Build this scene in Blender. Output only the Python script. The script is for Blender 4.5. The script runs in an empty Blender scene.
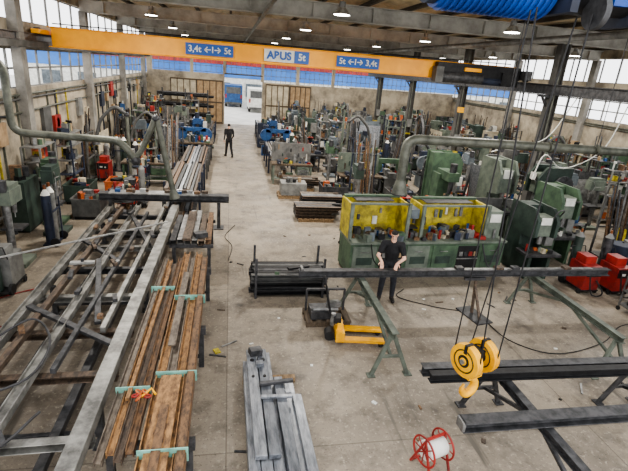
import bpy, math, random
from mathutils import Vector, Matrix, Euler
random.seed(23)
rnd=random.random; U=random.uniform
scn=bpy.context.scene
# ------------------------------------------------------------ materials
def lin(c):
    return tuple((v/255/12.92 if v/255<=.04045 else ((v/255+.055)/1.055)**2.4) for v in c)+(1,)
def desat(c,f):
    l=.3*c[0]+.59*c[1]+.11*c[2]
    return tuple(v+(l-v)*f for v in c)
MD={ # key:(rgb1,rgb2,rough,metal,noise scale,stretch)
'steel':((150,150,148),(92,92,92),.42,.5,6,None),
'steel_dark':((82,82,84),(46,47,49),.5,.4,7,None),
'steel_black':((38,38,40),(22,22,24),.55,.3,9,None),
'steel_light':((190,190,186),(140,140,138),.38,.5,5,None),
'galv':((158,161,166),(108,112,118),.36,.5,4,(4,.8,4)),
'galv_dark':((122,126,132),(80,84,90),.38,.5,4,(4,.8,4)),
'rust':((172,128,78),(98,70,48),.62,.25,10,(2,.8,2)),
'rust2':((134,100,68),(74,58,46),.62,.3,10,(2,.8,2)),
'rust3':((108,90,74),(62,54,48),.6,.35,9,(2,.8,2)),
'rust_grey':((126,114,100),(80,70,62),.5,.4,9,(2,.8,2)),
'frame':((154,153,147),(92,91,88),.45,.45,3.5,None),
'yellow':((240,178,20),(206,146,16),.45,0,3,None),
'yellow_dirty':((204,186,58),(128,116,50),.6,0,5,None),
'crane_yellow':((246,172,28),(226,152,20),.45,0,1,None),
'green':((78,104,76),(52,72,56),.6,0,3,None),
'green_dark':((54,72,62),(34,47,42),.6,0,3,None),
'green_grey':((112,122,108),(80,90,80),.6,0,3,None),
'trestle':((98,106,94),(68,74,66),.6,.1,4,None),
'blue':((38,88,146),(26,58,104),.4,0,3,None),
'blue_dark':((40,50,72),(26,32,48),.6,0,3,None),
'hoist_blue':((20,76,160),(16,58,128),.4,0,3,None),
'sign_blue':((24,84,160),(22,78,150),.5,0,1,None),
'red':((172,42,34),(112,28,26),.45,0,3,None),
'orange':((206,102,44),(150,70,34),.5,0,3,None),
'white':((222,222,214),(186,186,178),.6,0,3,None),
'grey':((128,128,124),(90,90,88),.6,0,3,None),
'grey_dark':((90,90,88),(62,62,61),.6,0,3,None),
'grey_blue':((102,112,118),(70,78,84),.6,0,3,None),
'duct':((112,114,102),(72,75,66),.5,.3,3,None),
'cardboard':((170,142,106),(140,114,84),.9,0,4,None),
'wood':((150,122,88),(100,80,56),.85,0,4,(8,1,8)),
'wood_dark':((98,82,64),(66,56,44),.85,0,4,(8,1,8)),
'beige':((192,180,154),(150,141,120),.8,0,2,None),
'plaster':((176,164,142),(112,103,90),.9,0,.9,None),
'concrete':((148,144,136),(102,99,93),.9,0,1.2,None),
'concrete_dark':((96,94,90),(66,65,62),.9,0,1.2,None),
'roof':((212,196,164),(166,152,126),.8,0,.8,None),
'roof_beam':((178,175,166),(134,131,122),.8,0,1,None),
'roof_dark':((92,84,72),(62,56,48),.8,0,1,None),
'rubber':((26,26,27),(16,16,17),.7,0,4,None),
'strap':((130,190,172),(96,148,134),.5,0,4,None),
'hose':((60,60,62),(40,40,42),.6,0,4,None),
'skin':((222,180,156),(206,160,136),.6,0,8,None),
'hair':((40,34,30),(26,22,19),.8,0,20,None),
'cloth_black':((34,35,38),(22,22,25),.9,0,12,None),
'cloth_navy':((46,48,56),(30,32,38),.9,0,12,None),
'shoe':((40,34,30),(26,22,20),.7,0,12,None),
'asphalt':((200,198,192),(176,174,170),.9,0,.6,None),
'bld_blue':((66,120,190),(50,100,170),.7,0,.3,None),
'copper':((150,90,50),(110,62,36),.5,.5,4,None),
}
_m={}
def mat(k):
    if k in _m: return _m[k]
    c1,c2,ro,me,sc,st=MD[k]
    m=bpy.data.materials.new(k); m.use_nodes=True
    nt=m.node_tree; N=nt.nodes; L=nt.links
    b=N['Principled BSDF']; b.inputs['Roughness'].default_value=ro; b.inputs['Metallic'].default_value=me
    tc=N.new('ShaderNodeTexCoord'); no=N.new('ShaderNodeTexNoise'); no.inputs['Scale'].default_value=sc; no.inputs['Detail'].default_value=5
    no.inputs['Roughness'].default_value=.65
    mp=N.new('ShaderNodeMapping')
    if st: mp.inputs['Scale'].default_value=st
    L.new(tc.outputs['Object'],mp.inputs['Vector']); L.new(mp.outputs['Vector'],no.inputs['Vector'])
    mr=N.new('ShaderNodeMapRange'); mr.inputs[1].default_value=.38; mr.inputs[2].default_value=.64
    L.new(no.outputs['Fac'],mr.inputs['Value'])
    f=0 if k in('crane_yellow','yellow','sign_blue','hoist_blue','bld_blue','skin','yellow_dirty','roof') else .12
    mx=N.new('ShaderNodeMix'); mx.data_type='RGBA'; mx.inputs[6].default_value=lin(desat(c1,f)); mx.inputs[7].default_value=lin(desat(c2,f))
    L.new(mr.outputs[0],mx.inputs[0]); L.new(mx.outputs[2],b.inputs['Base Color'])
    _m[k]=m; return m
def emit(k,c,s):
    m=bpy.data.materials.new(k); m.use_nodes=True; b=m.node_tree.nodes['Principled BSDF']
    b.inputs['Base Color'].default_value=(.9,.9,.9,1)
    b.inputs['Emission Color'].default_value=c; b.inputs['Emission Strength'].default_value=s
    _m[k]=m
emit('lamp_glow',(1,.97,.9,1),14)
def floor_mat():
    m=bpy.data.materials.new('floor_concrete'); m.use_nodes=True
    nt=m.node_tree;N=nt.nodes;L=nt.links;b=N['Principled BSDF']
    tc=N.new('ShaderNodeTexCoord')
    def noise(s,d,lo,hi,rough=.6,st=None):
        n=N.new('ShaderNodeTexNoise');n.inputs['Scale'].default_value=s;n.inputs['Detail'].default_value=d;n.inputs['Roughness'].default_value=rough
        if st:
            mp=N.new('ShaderNodeMapping');mp.inputs['Scale'].default_value=st;L.new(tc.outputs['Object'],mp.inputs['Vector']);L.new(mp.outputs['Vector'],n.inputs['Vector'])
        else: L.new(tc.outputs['Object'],n.inputs['Vector'])
        r=N.new('ShaderNodeMapRange');r.inputs[1].default_value=lo;r.inputs[2].default_value=hi
        L.new(n.outputs['Fac'],r.inputs['Value']);return r.outputs[0]
    def mix(f,a,c,blend='MIX'):
        x=N.new('ShaderNodeMix');x.data_type='RGBA';x.blend_type=blend
        if hasattr(f,'links') : L.new(f,x.inputs[0])
        else: x.inputs[0].default_value=f
        for i,v in ((6,a),(7,c)):
            if hasattr(v,'links'): L.new(v,x.inputs[i])
            else: x.inputs[i].default_value=v
        return x.outputs[2]
    c=mix(noise(.45,6,.38,.62),lin((148,137,121)),lin((116,107,95)))
    c=mix(noise(2.4,9,.48,.70,.75),c,lin((88,81,72)))
    c=mix(noise(16,5,.56,.72),c,lin((166,157,141)))
    c=mix(noise(34,3,.62,.70),c,lin((66,61,56)))
    c=mix(noise(.9,5,.60,.70),c,lin((80,74,67)))
    c=mix(noise(1.2,4,.62,.70,.6,(3,.25,1)),c,lin((94,88,79)))
    br=N.new('ShaderNodeTexBrick');br.offset=0;br.inputs['Scale'].default_value=1
    br.inputs['Brick Width'].default_value=5.5;br.inputs['Row Height'].default_value=4.7;br.inputs['Mortar Size'].default_value=.01
    br.inputs['Color1'].default_value=(1,1,1,1);br.inputs['Color2'].default_value=(.94,.94,.94,1);br.inputs['Mortar'].default_value=(.6,.6,.6,1)
    L.new(tc.outputs['Object'],br.inputs['Vector'])
    c=mix(1.0,c,br.outputs['Color'],'MULTIPLY')
    L.new(c,b.inputs['Base Color'])
    rr=noise(1.5,5,.3,.7); r2=N.new('ShaderNodeMapRange');r2.inputs[3].default_value=.42;r2.inputs[4].default_value=.75
    L.new(rr,r2.inputs['Value']);L.new(r2.outputs[0],b.inputs['Roughness'])
    _m['floor']=m
floor_mat()
# ------------------------------------------------------------ builder
class B:
    def __init__(s,name,loc=(0,0,0),rz=0):
        s.n=name;s.loc=loc;s.rz=rz;s.v=[];s.f=[];s.mi=[];s.sm=[];s.mats=[]
    def m(s,k):
        if k not in s.mats:s.mats.append(k)
        return s.mats.index(k)
    def add(s,vs,fs,k,smooth=False):
        o=len(s.v);i=s.m(k);s.v+=[tuple(v) for v in vs]
        for f in fs:
            s.f.append([a+o for a in f]);s.mi.append(i);s.sm.append(smooth)
    def box(s,c,sz,k,rot=None):
        x,y,z=[q/2 for q in sz]
        vs=[Vector((a*x,b*y,d*z)) for a in(-1,1) for b in(-1,1) for d in(-1,1)]
        if rot:
            R=Euler(rot).to_matrix();vs=[R@v for v in vs]
        c=Vector(c);vs=[v+c for v in vs]
        s.add(vs,[(0,1,3,2),(4,6,7,5),(0,4,5,1),(2,3,7,6),(0,2,6,4),(1,5,7,3)],k)
    def bx(s,x0,y0,z0,x1,y1,z1,k):
        s.box(((x0+x1)/2,(y0+y1)/2,(z0+z1)/2),(abs(x1-x0),abs(y1-y0),abs(z1-z0)),k)
    def frame(s,p1,p2,up=(0,0,1)):
        d=(Vector(p2)-Vector(p1)).normalized();up=Vector(up)
        if abs(d.dot(up))>.98: up=Vector((0,1,0))
        sd=d.cross(up).normalized();u=sd.cross(d).normalized();return d,sd,u
    def prof(s,poly,p1,p2,k,up=(0,0,1)):
        d,sd,u=s.frame(p1,p2,up);n=len(poly)
        vs=[Vector(p1)+sd*a+u*b for a,b in poly]+[Vector(p2)+sd*a+u*b for a,b in poly]
        fs=[(i,(i+1)%n,n+(i+1)%n,n+i) for i in range(n)]+[tuple(range(n))[::-1],tuple(range(n,2*n))]
        s.add(vs,fs,k)
    def bar(s,p1,p2,w,h,k,up=(0,0,1)):
        s.prof([(-w/2,-h/2),(w/2,-h/2),(w/2,h/2),(-w/2,h/2)],p1,p2,k,up)
    def ibeam(s,p1,p2,w,h,k,t=.012,up=(0,0,1)):
        a,b=w/2,h/2
        s.prof([(-a,-b),(a,-b),(a,-b+t),(t/2,-b+t),(t/2,b-t),(a,b-t),(a,b),(-a,b),(-a,b-t),(-t/2,b-t),(-t/2,-b+t),(-a,-b+t)],p1,p2,k,up)
    def hbeam(s,p1,p2,w,h,k,t=.012,up=(0,0,1)):
        a,b=w/2,h/2
        s.prof([(-a,-b),(-a+t,-b),(-a+t,-t/2),(a-t,-t/2),(a-t,-b),(a,-b),(a,b),(a-t,b),(a-t,t/2),(-a+t,t/2),(-a+t,b),(-a,b)],p1,p2,k,up)
    def ubeam(s,p1,p2,w,h,k,t=.01,up=(0,0,1)):
        a,b=w/2,h/2
        s.prof([(-a,-b),(a,-b),(a,-b+t),(-a+t,-b+t),(-a+t,b-t),(a,b-t),(a,b),(-a,b)],p1,p2,k,up)
    def cyl(s,p1,p2,r,k,n=12,r2=None,smooth=True):
        r2=r if r2 is None else r2
        d,sd,u=s.frame(p1,p2);vs=[]
        for p,q in((p1,r),(p2,r2)):
            for i in range(n):
                a=2*math.pi*i/n;vs.append(Vector(p)+(sd*math.cos(a)+u*math.sin(a))*q)
        s.add(vs,[(i,(i+1)%n,n+(i+1)%n,n+i) for i in range(n)],k,smooth)
        o=[tuple(range(n))[::-1],tuple(range(n,2*n))];s.add(vs,o,k)
    def tube(s,pts,r,k,n=8,rad=None):
        pts=[Vector(p) for p in pts];m=len(pts);vs=[];prev=None
        for j,p in enumerate(pts):
            t=(pts[min(j+1,m-1)]-pts[max(j-1,0)]).normalized()
            if prev is None:
                a=Vector((0,0,1)) if abs(t.z)<.9 else Vector((0,1,0))
                sd=t.cross(a).normalized()
            else:
                sd=(prev-t*prev.dot(t)).normalized()
            prev=sd;u=t.cross(sd);q=rad[j] if rad else r
            for i in range(n):
                a=2*math.pi*i/n;vs.append(p+(sd*math.cos(a)+u*math.sin(a))*q)
        fs=[(j*n+i,j*n+(i+1)%n,(j+1)*n+(i+1)%n,(j+1)*n+i) for j in range(m-1) for i in range(n)]
        s.add(vs,fs,k,True);s.add(vs,[tuple(range(n))[::-1],tuple(range((m-1)*n,m*n))],k)
    def curve(s,pts,r,k,n=8,res=6):
        P=[Vector(p) for p in pts];P=[P[0]*2-P[1]]+P+[P[-1]*2-P[-2]];out=[]
        for i in range(1,len(P)-2):
            for j in range(res):
                t=j/res;a,b,c,d=P[i-1],P[i],P[i+1],P[i+2]
                out.append(.5*((2*b)+(c-a)*t+(2*a-5*b+4*c-d)*t*t+(3*b-a-3*c+d)*t**3))
        out.append(P[-2]);s.tube(out,r,k,n)
    def elbow(s,pts,r,k,n=12,rb=None):
        P=[Vector(p) for p in pts];rb=rb or r*1.8;out=[P[0]]
        for i in range(1,len(P)-1):
            a=(P[i-1]-P[i]).normalized();c=(P[i+1]-P[i]).normalized()
            l=min(rb,(P[i-1]-P[i]).length*.45,(P[i+1]-P[i]).length*.45)
            A=P[i]+a*l;C=P[i]+c*l
            for j in range(6):
                t=j/5;out.append(A*(1-t)**2+P[i]*2*t*(1-t)+C*t*t)
        out.append(P[-1]);s.tube(out,r,k,n)
    def ball(s,c,r,k,sc=(1,1,1),n=10):
        vs=[];fs=[];m=n//2+1
        for j in range(m+1):
            th=math.pi*j/m
            for i in range(n):
                a=2*math.pi*i/n;vs.append(Vector(c)+Vector((math.sin(th)*math.cos(a)*r*sc[0],math.sin(th)*math.sin(a)*r*sc[1],math.cos(th)*r*sc[2])))
        for j in range(m):
            for i in range(n): fs.append((j*n+i,(j+1)*n+i,(j+1)*n+(i+1)%n,j*n+(i+1)%n))
        s.add(vs,fs,k,True)
    def ring(s,c,axis,R,r,k,n=20,m=6):
        d=Vector(axis).normalized();a=Vector((0,0,1)) if abs(d.z)<.9 else Vector((1,0,0))
        x=d.cross(a).normalized();y=d.cross(x);vs=[];fs=[]
        for i in range(n):
            t=2*math.pi*i/n;e=x*math.cos(t)+y*math.sin(t)
            for j in range(m):
                q=2*math.pi*j/m;vs.append(Vector(c)+e*(R+r*math.cos(q))+d*r*math.sin(q))
        for i in range(n):
            for j in range(m): fs.append((i*m+j,((i+1)%n)*m+j,((i+1)%n)*m+(j+1)%m,i*m+(j+1)%m))
        s.add(vs,fs,k,True)
    def done(s,bevel=0,parent=None):
        me=bpy.data.meshes.new(s.n);me.from_pydata(s.v,[],s.f)
        for k in s.mats: me.materials.append(mat(k) if k in MD else _m[k])
        me.polygons.foreach_set('material_index',s.mi);me.polygons.foreach_set('use_smooth',s.sm);me.update()
        o=bpy.data.objects.new(s.n,me);scn.collection.objects.link(o)
        o.location=s.loc;o.rotation_euler=(0,0,s.rz)
        if bevel:
            b=o.modifiers.new('bevel','BEVEL');b.width=bevel;b.segments=1;b.limit_method='ANGLE'
        if parent: o.parent=parent
        return o
PAL=['red','orange','blue','green','grey','grey_dark','yellow_dirty','beige','green_grey','grey_blue','steel_dark','steel','cardboard','white','steel_black','rust3','grey','steel_dark','blue_dark','green_dark','steel_black','rust2']
def pick(*a): return random.choice(a)
# ------------------------------------------------------------ building shell
XL,XC,XR,YF,ZR=-6.4,11.6,19.4,39.2,7.0
b=B('floor');b.bx(XL-.3,-3,-.2,XR+.3,YF+.2,0,'floor');b.done()
b=B('yard_ground');b.bx(-40,YF+.2,-.25,60,90,-.02,'asphalt');b.done()
def wallstrip(b,x0,x1,y0,y1,op,k):
    z=0
    for za,zb in op+[(ZR,ZR)]:
        b.bx(x0,y0,z,x1,y1,za,k);z=zb
b=B('wall_left')
wallstrip(b,XL-.3,XL,-3,YF,[(3.6,4.75),(5.55,6.55)],'plaster')
for y in range(2,40,7):
    yy=min(y,38.6)
    b.bx(XL,yy-.2,0,XL+.28,yy+.2,6.4,'concrete')
b.bx(XL,-3,4.8,XL+.3,YF,5.0,'concrete_dark')
b.ibeam((XL+.2,-3,5.12),(XL+.2,YF,5.12),.16,.22,'steel_dark',.02)
for z in(3.3,3.42,2.9): b.cyl((XL+.06,5,z),(XL+.06,YF-.3,z),.035,pick('duct','grey_dark','steel_dark'),6)
for i in range(30):
    y=U(7,38);b.bx(XL,y-.02,U(.2,1.5),XL+.06,y+.02,3.4,pick('duct','grey_dark','blue_dark','yellow_dirty'))
    y=U(7,38);h=U(.3,.9);z=U(1.6,2.7);b.bx(XL,y-h*.4,z,XL+.12,y+h*.4,z+h,pick('grey','beige','steel_dark','grey_dark','white','blue_dark','red','cardboard'))
b.done()
def window_y(name,x,y0,y1,z0,z1,n,nz=2,k='white'):
    b=B(name)
    for i in range(n+1):
        y=y0+(y1-y0)*i/n;b.bx(x-.03,y-.03,z0,x+.03,y+.03,z1,k)
    for j in range(nz+1):
        z=z0+(z1-z0)*j/nz;b.bx(x-.03,y0,z-.03,x+.03,y1,z+.03,k)
    b.done()
window_y('window_1',XL-.15,-3,YF,3.6,4.75,36,2,'grey');window_y('window_2',XL-.15,-3,YF,5.55,6.55,30,1,'grey')
b=B('wall_right')
wallstrip(b,XR,XR+.3,-3,YF,[(3.4,4.9),(5.3,6.5)],'plaster')
for y in range(2,40,7): b.bx(XR-.25,y-.2,0,XR,y+.2,6.4,'concrete')
for z in(3.1,3.2): b.cyl((XR-.06,0,z),(XR-.06,YF-.3,z),.035,'duct',6)
b.done()
window_y('window_3',XR+.15,-3,YF,3.4,4.9,44,3,'grey');window_y('window_4',XR+.15,-3,YF,5.3,6.5,36,1,'grey')
b=B('wall_far')
def seg(x0,x1,z0,z1,k='plaster'): b.bx(x0,YF,z0,x1,YF+.3,z1,k)
seg(XL,-.45,0,3.9);seg(2.6,XR,0,3.5);seg(-.45,2.6,3.9,3.98,'steel_dark');seg(XL,XR,4.95,ZR,'concrete_dark');seg(10,XR,3.5,3.6)
seg(XL,-6,3.9,4.95);
for x in(-3,-.45,2.6,5.5,8.5): seg(x-.12,x+.12,3.5 if x>2.5 else 3.9,4.95)
b.done()
b=B('window_5')
for i in range(60):
    x=XL+.4*i+.5
    b.bx(x-.015,YF+.1,3.52 if x>2.6 else 3.98,x+.015,YF+.14,4.93,'grey')
for z in(4.0,4.45): b.bx(XL+.5,YF+.1,z-.02,XR,YF+.14,z+.02,'grey')
b.done()
for n,(x0,x1) in enumerate([(-4.6,-2.65),(-2.6,-.6),(2.9,4.8),(4.9,6.6)]):
    b=B('door_%d'%(n+1));b.bx(x0,YF-.12,0.01,x1,YF-.02,3.4,'cardboard' if n%2 else 'beige')
    for i in range(5):
        x=x0+(x1-x0)*i/4;b.bx(x-.03,YF-.16,0.01,x+.03,YF-.11,3.4,'wood_dark')
    for z in(.1,1.7,3.35): b.bx(x0,YF-.17,z-.05,x1,YF-.11,z+.05,'wood_dark')
    b.done()
b=B('yard_building');b.bx(-25,62,0,40,70,3.0,'white');b.bx(-25,61.9,3.0,40,70,4.5,'bld_blue');b.bx(-25,61.8,4.5,40,70,5.0,'red')
for i in range(16): b.bx(-22+4*i,61.8,.8,-20+4*i,61.95,2.4,'grey_blue')
b.done()
for x,k in((2.9,'white'),(.4,'blue')):
    b=B('delivery_van',(x,50 if k=='white' else 55,0));b.bx(-1,0,.4,1,4.2,2.4,k);b.bx(-.95,4.25,.4,.95,5.4,1.6,k);b.bx(-.8,-.04,1.5,.8,-.01,2.2,'grey_dark');b.bx(-.9,-.08,.35,.9,-.02,.55,'grey_dark')
    for x in(-.85,.85):
        for y in(.9,4.2): b.cyl((x-.12,y,.34),(x+.12,y,.34),.34,'rubber',16)
    for x in(-.85,.85): b.bx(x-.08,-.05,1.0,x+.08,-.01,1.4,'red')
    b.done()
for i,y in enumerate((9,16,23,30,37)):
    b=B('steel_column',(XC+.3,y,0))
    b.ibeam((0,0,.02),(0,0,6.38),.3,.36,'concrete_dark',.03,up=(1,0,0))
    b.box((0,0,.01),(.6,.6,.02),'steel_dark')
    b.box((-.25,0,4.55),(.5,.25,.1),'steel_dark');b.bar((-.1,0,4.1),(-.4,0,4.5),.1,.06,'steel_dark')
    b.box((0,0,1.2),(.42,.42,.1),'yellow_dirty');b.box((0,-.28,1.9),(.3,.14,.5),'grey');b.cyl((-.1,-.24,2.1),(-.1,-.24,6.3),.025,'duct',6)
    b.done()
b=B('crane_runway_rail');b.ibeam((XC-.15,-3,4.79),(XC-.15,YF,4.79),.2,.36,'steel_dark',.03);b.done()
RY=6.5
b=B('ceiling')
n=176;vs=[];fs=[];x0=XL;dx=(XR-XL)/n
for i in range(n+1):
    z=ZR+(.08 if i%4 in(1,2) else 0)
    vs+=[(x0+i*dx,RY,z),(x0+i*dx,YF+.2,z)]
for i in range(n): fs.append((2*i,2*i+1,2*i+3,2*i+2))
b.add(vs,fs,'roof')
b.bx(XL-.3,RY,ZR+.1,XR+.3,YF+.3,ZR+.18,'roof');b.done()
for y in(9,16,23,30,37):
    b=B('roof_beam');b.ibeam((XL,y,6.62),(XR,y,6.62),.32,.5,'roof_beam',.04)
    for i in range(13): b.box((XL+1+2*i,y,6.62),(.03,.3,.44),'roof_beam')
    b.done()
b=B('roof_purlins')
for i in range(18):
    x=XL+.6+i*1.45
    b.ibeam((x,RY,6.93),(x,YF,6.93),.1,.13,'roof_dark',.01)
for y in(12.5,19.5,26.5,33.5): b.bar((XL,y,6.82),(XR,y,6.82),.06,.08,'steel_dark')
b.cyl((1,RY,6.3),(1,YF,6.3),.06,'duct',8);b.cyl((9.8,RY,6.25),(9.8,YF,6.25),.1,'grey',10)
b.done()
# ------------------------------------------------------------ cranes
b=B('overhead_crane')
b.bx(-5.9,17.8,4.9,9.0,18.2,5.48,'crane_yellow');b.bx(9.0,17.8,4.95,11.2,18.2,5.44,'crane_yellow')
b.bx(-6,17.75,5.48,11.3,18.25,5.51,'crane_yellow');b.bx(-6,17.75,4.87,9,18.25,4.9,'crane_yellow')
for x in(-6.1,11.45):
    b.bx(x-.12,17.0,5.04 if x>0 else 5.24,x+.12,19.4,5.38,'steel_dark' if x>0 else 'crane_yellow')
    for y in(17.2,19.1): b.cyl((x-.08,y,5.08 if x>0 else 5.33),(x+.08,y,5.08 if x>0 else 5.33),.1,'steel_black',14)
for i in range(34): b.bx(-5.4+i*.42,17.74,5.51,-5.36+i*.42,17.78,5.56,'steel_dark')
b.tube([(-5.8,17.7,5.6),(2,17.7,5.56),(11,17.7,5.6)],.02,'rubber',6)
cr=b.done(.01)
b=B('crane_hoist',(9.4,17.5,4.95))
b.bx(-1.6,-.1,.05,1.9,.2,.52,'steel_black');b.cyl((-1.4,-.05,.0),(.3,-.05,.0),.2,'steel_dark',16);b.cyl((.3,0,-.05),(1.2,0,-.05),.15,'blue_dark',16)
b.bx(-1.7,-.25,-.2,-1.4,.15,.35,'grey_dark');b.bx(1.1,-.2,-.2,1.8,.1,.3,'steel_black');b.bx(-.5,-.16,.25,.2,-.1,.38,'crane_yellow')
b.cyl((-.3,0,-.1),(-.3,0,-1.1),.012,'steel_black',6);b.bx(-.4,-.08,-1.3,-.2,.08,-1.1,'yellow')
b.done(parent=cr)
def sign(x0,x1,z0,z1,txt,kb,kt,size,off=.006):
    b=B('sign_panel');b.bx(x0,17.70,z0,x1,17.745,z1,kb);b.done(parent=cr)
    c=bpy.data.curves.new('sign_text','FONT');c.body=txt;c.size=size;c.align_x='CENTER';c.align_y='CENTER';c.extrude=.004;c.offset=off
    o=bpy.data.objects.new('sign_text',c);scn.collection.objects.link(o);o.location=((x0+x1)/2,17.69,(z0+z1)/2);o.rotation_euler=(math.pi/2,0,0)
    c.materials.append(mat(kt));o.parent=cr
sign(-1.55,.1,5.0,5.38,'3,4t \u2190I\u2192 5t','sign_blue','white',.29)
sign(1.2,2.3,4.98,5.4,'ABUS','white','sign_blue',.37,.016)
sign(2.31,2.85,4.98,5.4,'5t','sign_blue','white',.32,.01)
sign(3.9,5.55,5.0,5.38,'5t \u2190I\u2192 3,4t','sign_blue','white',.29)
b=B('near_overhead_crane')
b.bx(-6,4.3,6.2,11.3,4.7,6.7,'crane_yellow')
b.cyl((1.85,4.45,5.74),(2.95,4.45,5.74),.27,'hoist_blue',28)
for i in range(17): b.cyl((1.9+i*.062,4.45,5.74),(1.92+i*.062,4.45,5.74),.29,'hoist_blue',28)
b.bx(2.2,4.3,5.95,2.6,4.6,6.2,'steel_dark');b.cyl((1.76,4.45,5.74),(1.85,4.45,5.74),.24,'blue_dark',24)
b.cyl((3.06,4.3,5.72),(3.75,4.3,5.72),.19,'steel_black',20);b.bx(2.98,4.05,5.5,3.06,4.6,6.2,'blue_dark');b.bx(3.72,4.0,5.45,3.8,4.55,6.2,'blue_dark')
b.cyl((3.22,4.05,5.52),(3.28,4.05,5.52),.15,'steel_dark',20);b.bx(3.45,4.1,5.6,3.6,4.3,6.1,'hoist_blue')
ncr=b.done()
b=B('crane_hook_block',(2.83,4.03,1.75),math.radians(20))
for x in(-.14,.14):
    b.cyl((x-.045,0,.1),(x+.045,0,.1),.2,'yellow',28);b.cyl((x-.052,0,.1),(x+.052,0,.1),.075,'steel_black',20);b.cyl((x-.062,0,.1),(x+.062,0,.1),.045,'yellow',16)
    b.ring((x,0,.1),(1,0,0),.19,.018,'yellow',24);b.ring((x-.048,0,.1),(1,0,0),.135,.008,'steel_black',24)
    b.bx(x-.055,-.02,.2,x+.055,.02,.31,'steel_black')
b.box((0,0,.04),(.15,.14,.34),'steel_black');b.cyl((-.22,0,.1),(.22,0,.1),.03,'steel',12)
b.box((0,0,-.1),(.22,.14,.1),'yellow');b.cyl((0,0,-.14),(0,0,-.2),.035,'steel_dark',12)
pts=[];rad=[]
for i in range(19):
    t=i/18;a=math.radians(80-295*t)
    pts.append((.105*math.cos(a),0,-.305+.105*math.sin(a)));rad.append(.032+.022*math.sin(math.pi*min(1,t*1.15))-(.016 if t>.9 else 0))
b.tube([(0.01,0,-.17)]+pts,.04,'yellow',10,[.035]+rad)
for (xa,ya),(xb,yb) in (((-.14,-.19),(-.2,.05)),((-.14,.19),(-.08,.2)),((.14,-.19),(.36,-.12)),((.14,.19),(.45,.08))):
    b.cyl((xa,ya,.1),(xb,yb,3.75),.008,'steel_black',6)
b.done(parent=ncr)
for x in(-3,3,8.2,15.5):
    for y in(13.5,20,27,34):
        b=B('high_bay_lamp',(x,y,6.3));b.cyl((0,0,0),(0,0,.18),.24,'steel_light',20,.1);b.cyl((0,0,.18),(0,0,.32),.09,'grey',12);b.cyl((0,0,.3),(0,0,.66),.012,'steel_dark',6)
        b.cyl((0,0,-.012),(0,0,-.002),.22,'lamp_glow',20);lo=b.done()
        l=bpy.data.lights.new('lamp_light','AREA');l.shape='DISK';l.size=.44;l.energy=300;l.color=(1,.95,.87)
        o=bpy.data.objects.new('lamp_light',l);scn.collection.objects.link(o);o.location=(0,0,-.03);o.parent=lo
# ------------------------------------------------------------ left welding frame with rusty beams
b=B('steel_frame_on_stands')
Z=.86
for x,y0,y1,w,h,k in((-3.28,3.2,13.0,.15,.14,'frame'),(-3.02,3.2,12.8,.1,.1,'rust3'),(-2.55,4.0,13.1,.13,.12,'frame'),(-2.28,5.5,12.4,.07,.08,'steel_dark'),(-1.62,2.6,13.1,.2,.16,'frame'),(-1.9,6.5,13.1,.08,.1,'frame')):
    b.hbeam((x,y0,Z-h/2),(x+.02,y1,Z-h/2),w,h,k,.014) if w in(.15,.13) else b.bar((x,y0,Z-h/2),(x+.1,y1,Z-h/2),w,h,k)
for y in(4.4,5.6,6.7,7.9,9.1,10.3,11.4,12.6):
    b.ubeam((-3.35,y,Z-.24),(-1.5,y+.02,Z-.24),.12,.12,pick('frame','steel_dark','rust3'),.012)
for x in(-2.9,-2.1): b.bar((x,3.5,.3),(x,12.5,.3),.12,.1,pick('steel_dark','frame'))
for y in(5.0,8.5,12.2):
    for x in(-3.3,-1.6):
        b.bar((x,y,0),(x,y,Z-.28),.09,.09,'steel_dark');b.box((x,y,.01),(.2,.2,.02),'steel_dark')
    b.bar((-3.3,y,.2),(-1.6,y,.2),.06,.08,'steel_dark')
for p,q in(((-2.6,9.1),(-2.05,6.8)),((-3.2,7.2),(-1.7,6.2)),((-2.5,12),(-1.8,10.2)),((-3.1,5.3),(-2.4,4.3)),((-3.2,10.2),(-2.3,9.3))):
    b.bar((p[0],p[1],Z+.01),(q[0],q[1],Z-.1),.1,.06,'steel_dark')
b.bar((-4.6,8.9,Z+.07),(-1.5,11.2,Z+.12),.035,.035,'steel_light')
b.box((-2.85,8.9,Z+.03),(.45,.1,.05),'steel_light',(0,0,.1));b.cyl((-2.85,8.9,Z),(-2.85,8.9,Z+.12),.03,'steel_dark')
for q in range(18):
    b.box((U(-3.2,-1.7),U(6,12.8),Z+.03),(.08,U(.1,.35),.06),pick('steel','rust2','steel_dark','rust3'),(0,0,U(-.5,.5)))
b.curve([(-3.3,6.2,Z+.03),(-2.9,6.6,Z+.12),(-2.5,6.1,Z+.05),(-2.5,5.3,Z+.02),(-3.1,4.9,Z+.03),(-3.6,5.4,.5)],.018,'hose')
b.curve([(-3.5,4.4,Z+.03),(-3.0,4.0,Z+.1),(-2.4,4.1,Z+.03),(-2.2,4.8,Z-.1)],.018,'hose')
b.done(.004)
b=B('rusty_beam_stack')
for y in(4.2,6.6,8.9):
    b.bar((-1.35,y,.70),(-.35,y,.70),.1,.12,'steel_dark')
    for x in(-1.28,-.42):
        b.bar((x,y,0),(x,y,.64),.08,.08,'steel_dark')
    b.bar((-1.28,y,.2),(-.42,y,.2),.05,.05,'steel_dark')
for i in range(4):
    x=-1.32+i*.098
    b.hbeam((x,3.9+.1*(i%2),.81),(x+.03,9.3-.15*(i%3),.81),.09,.09,['rust_grey','rust','rust3','rust2'][i],.012)
b.bar((-1.20,4.8,.875),(-1.14,8.6,.875),.05,.04,'rust')
for i in range(4):
    x=-.86+i*.128
    b.hbeam((x,3.0,.82),(x-.02,9.5-.2*(i%2),.82),.12,.12,['rust','rust_grey','rust','rust2'][i],.016)
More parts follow.
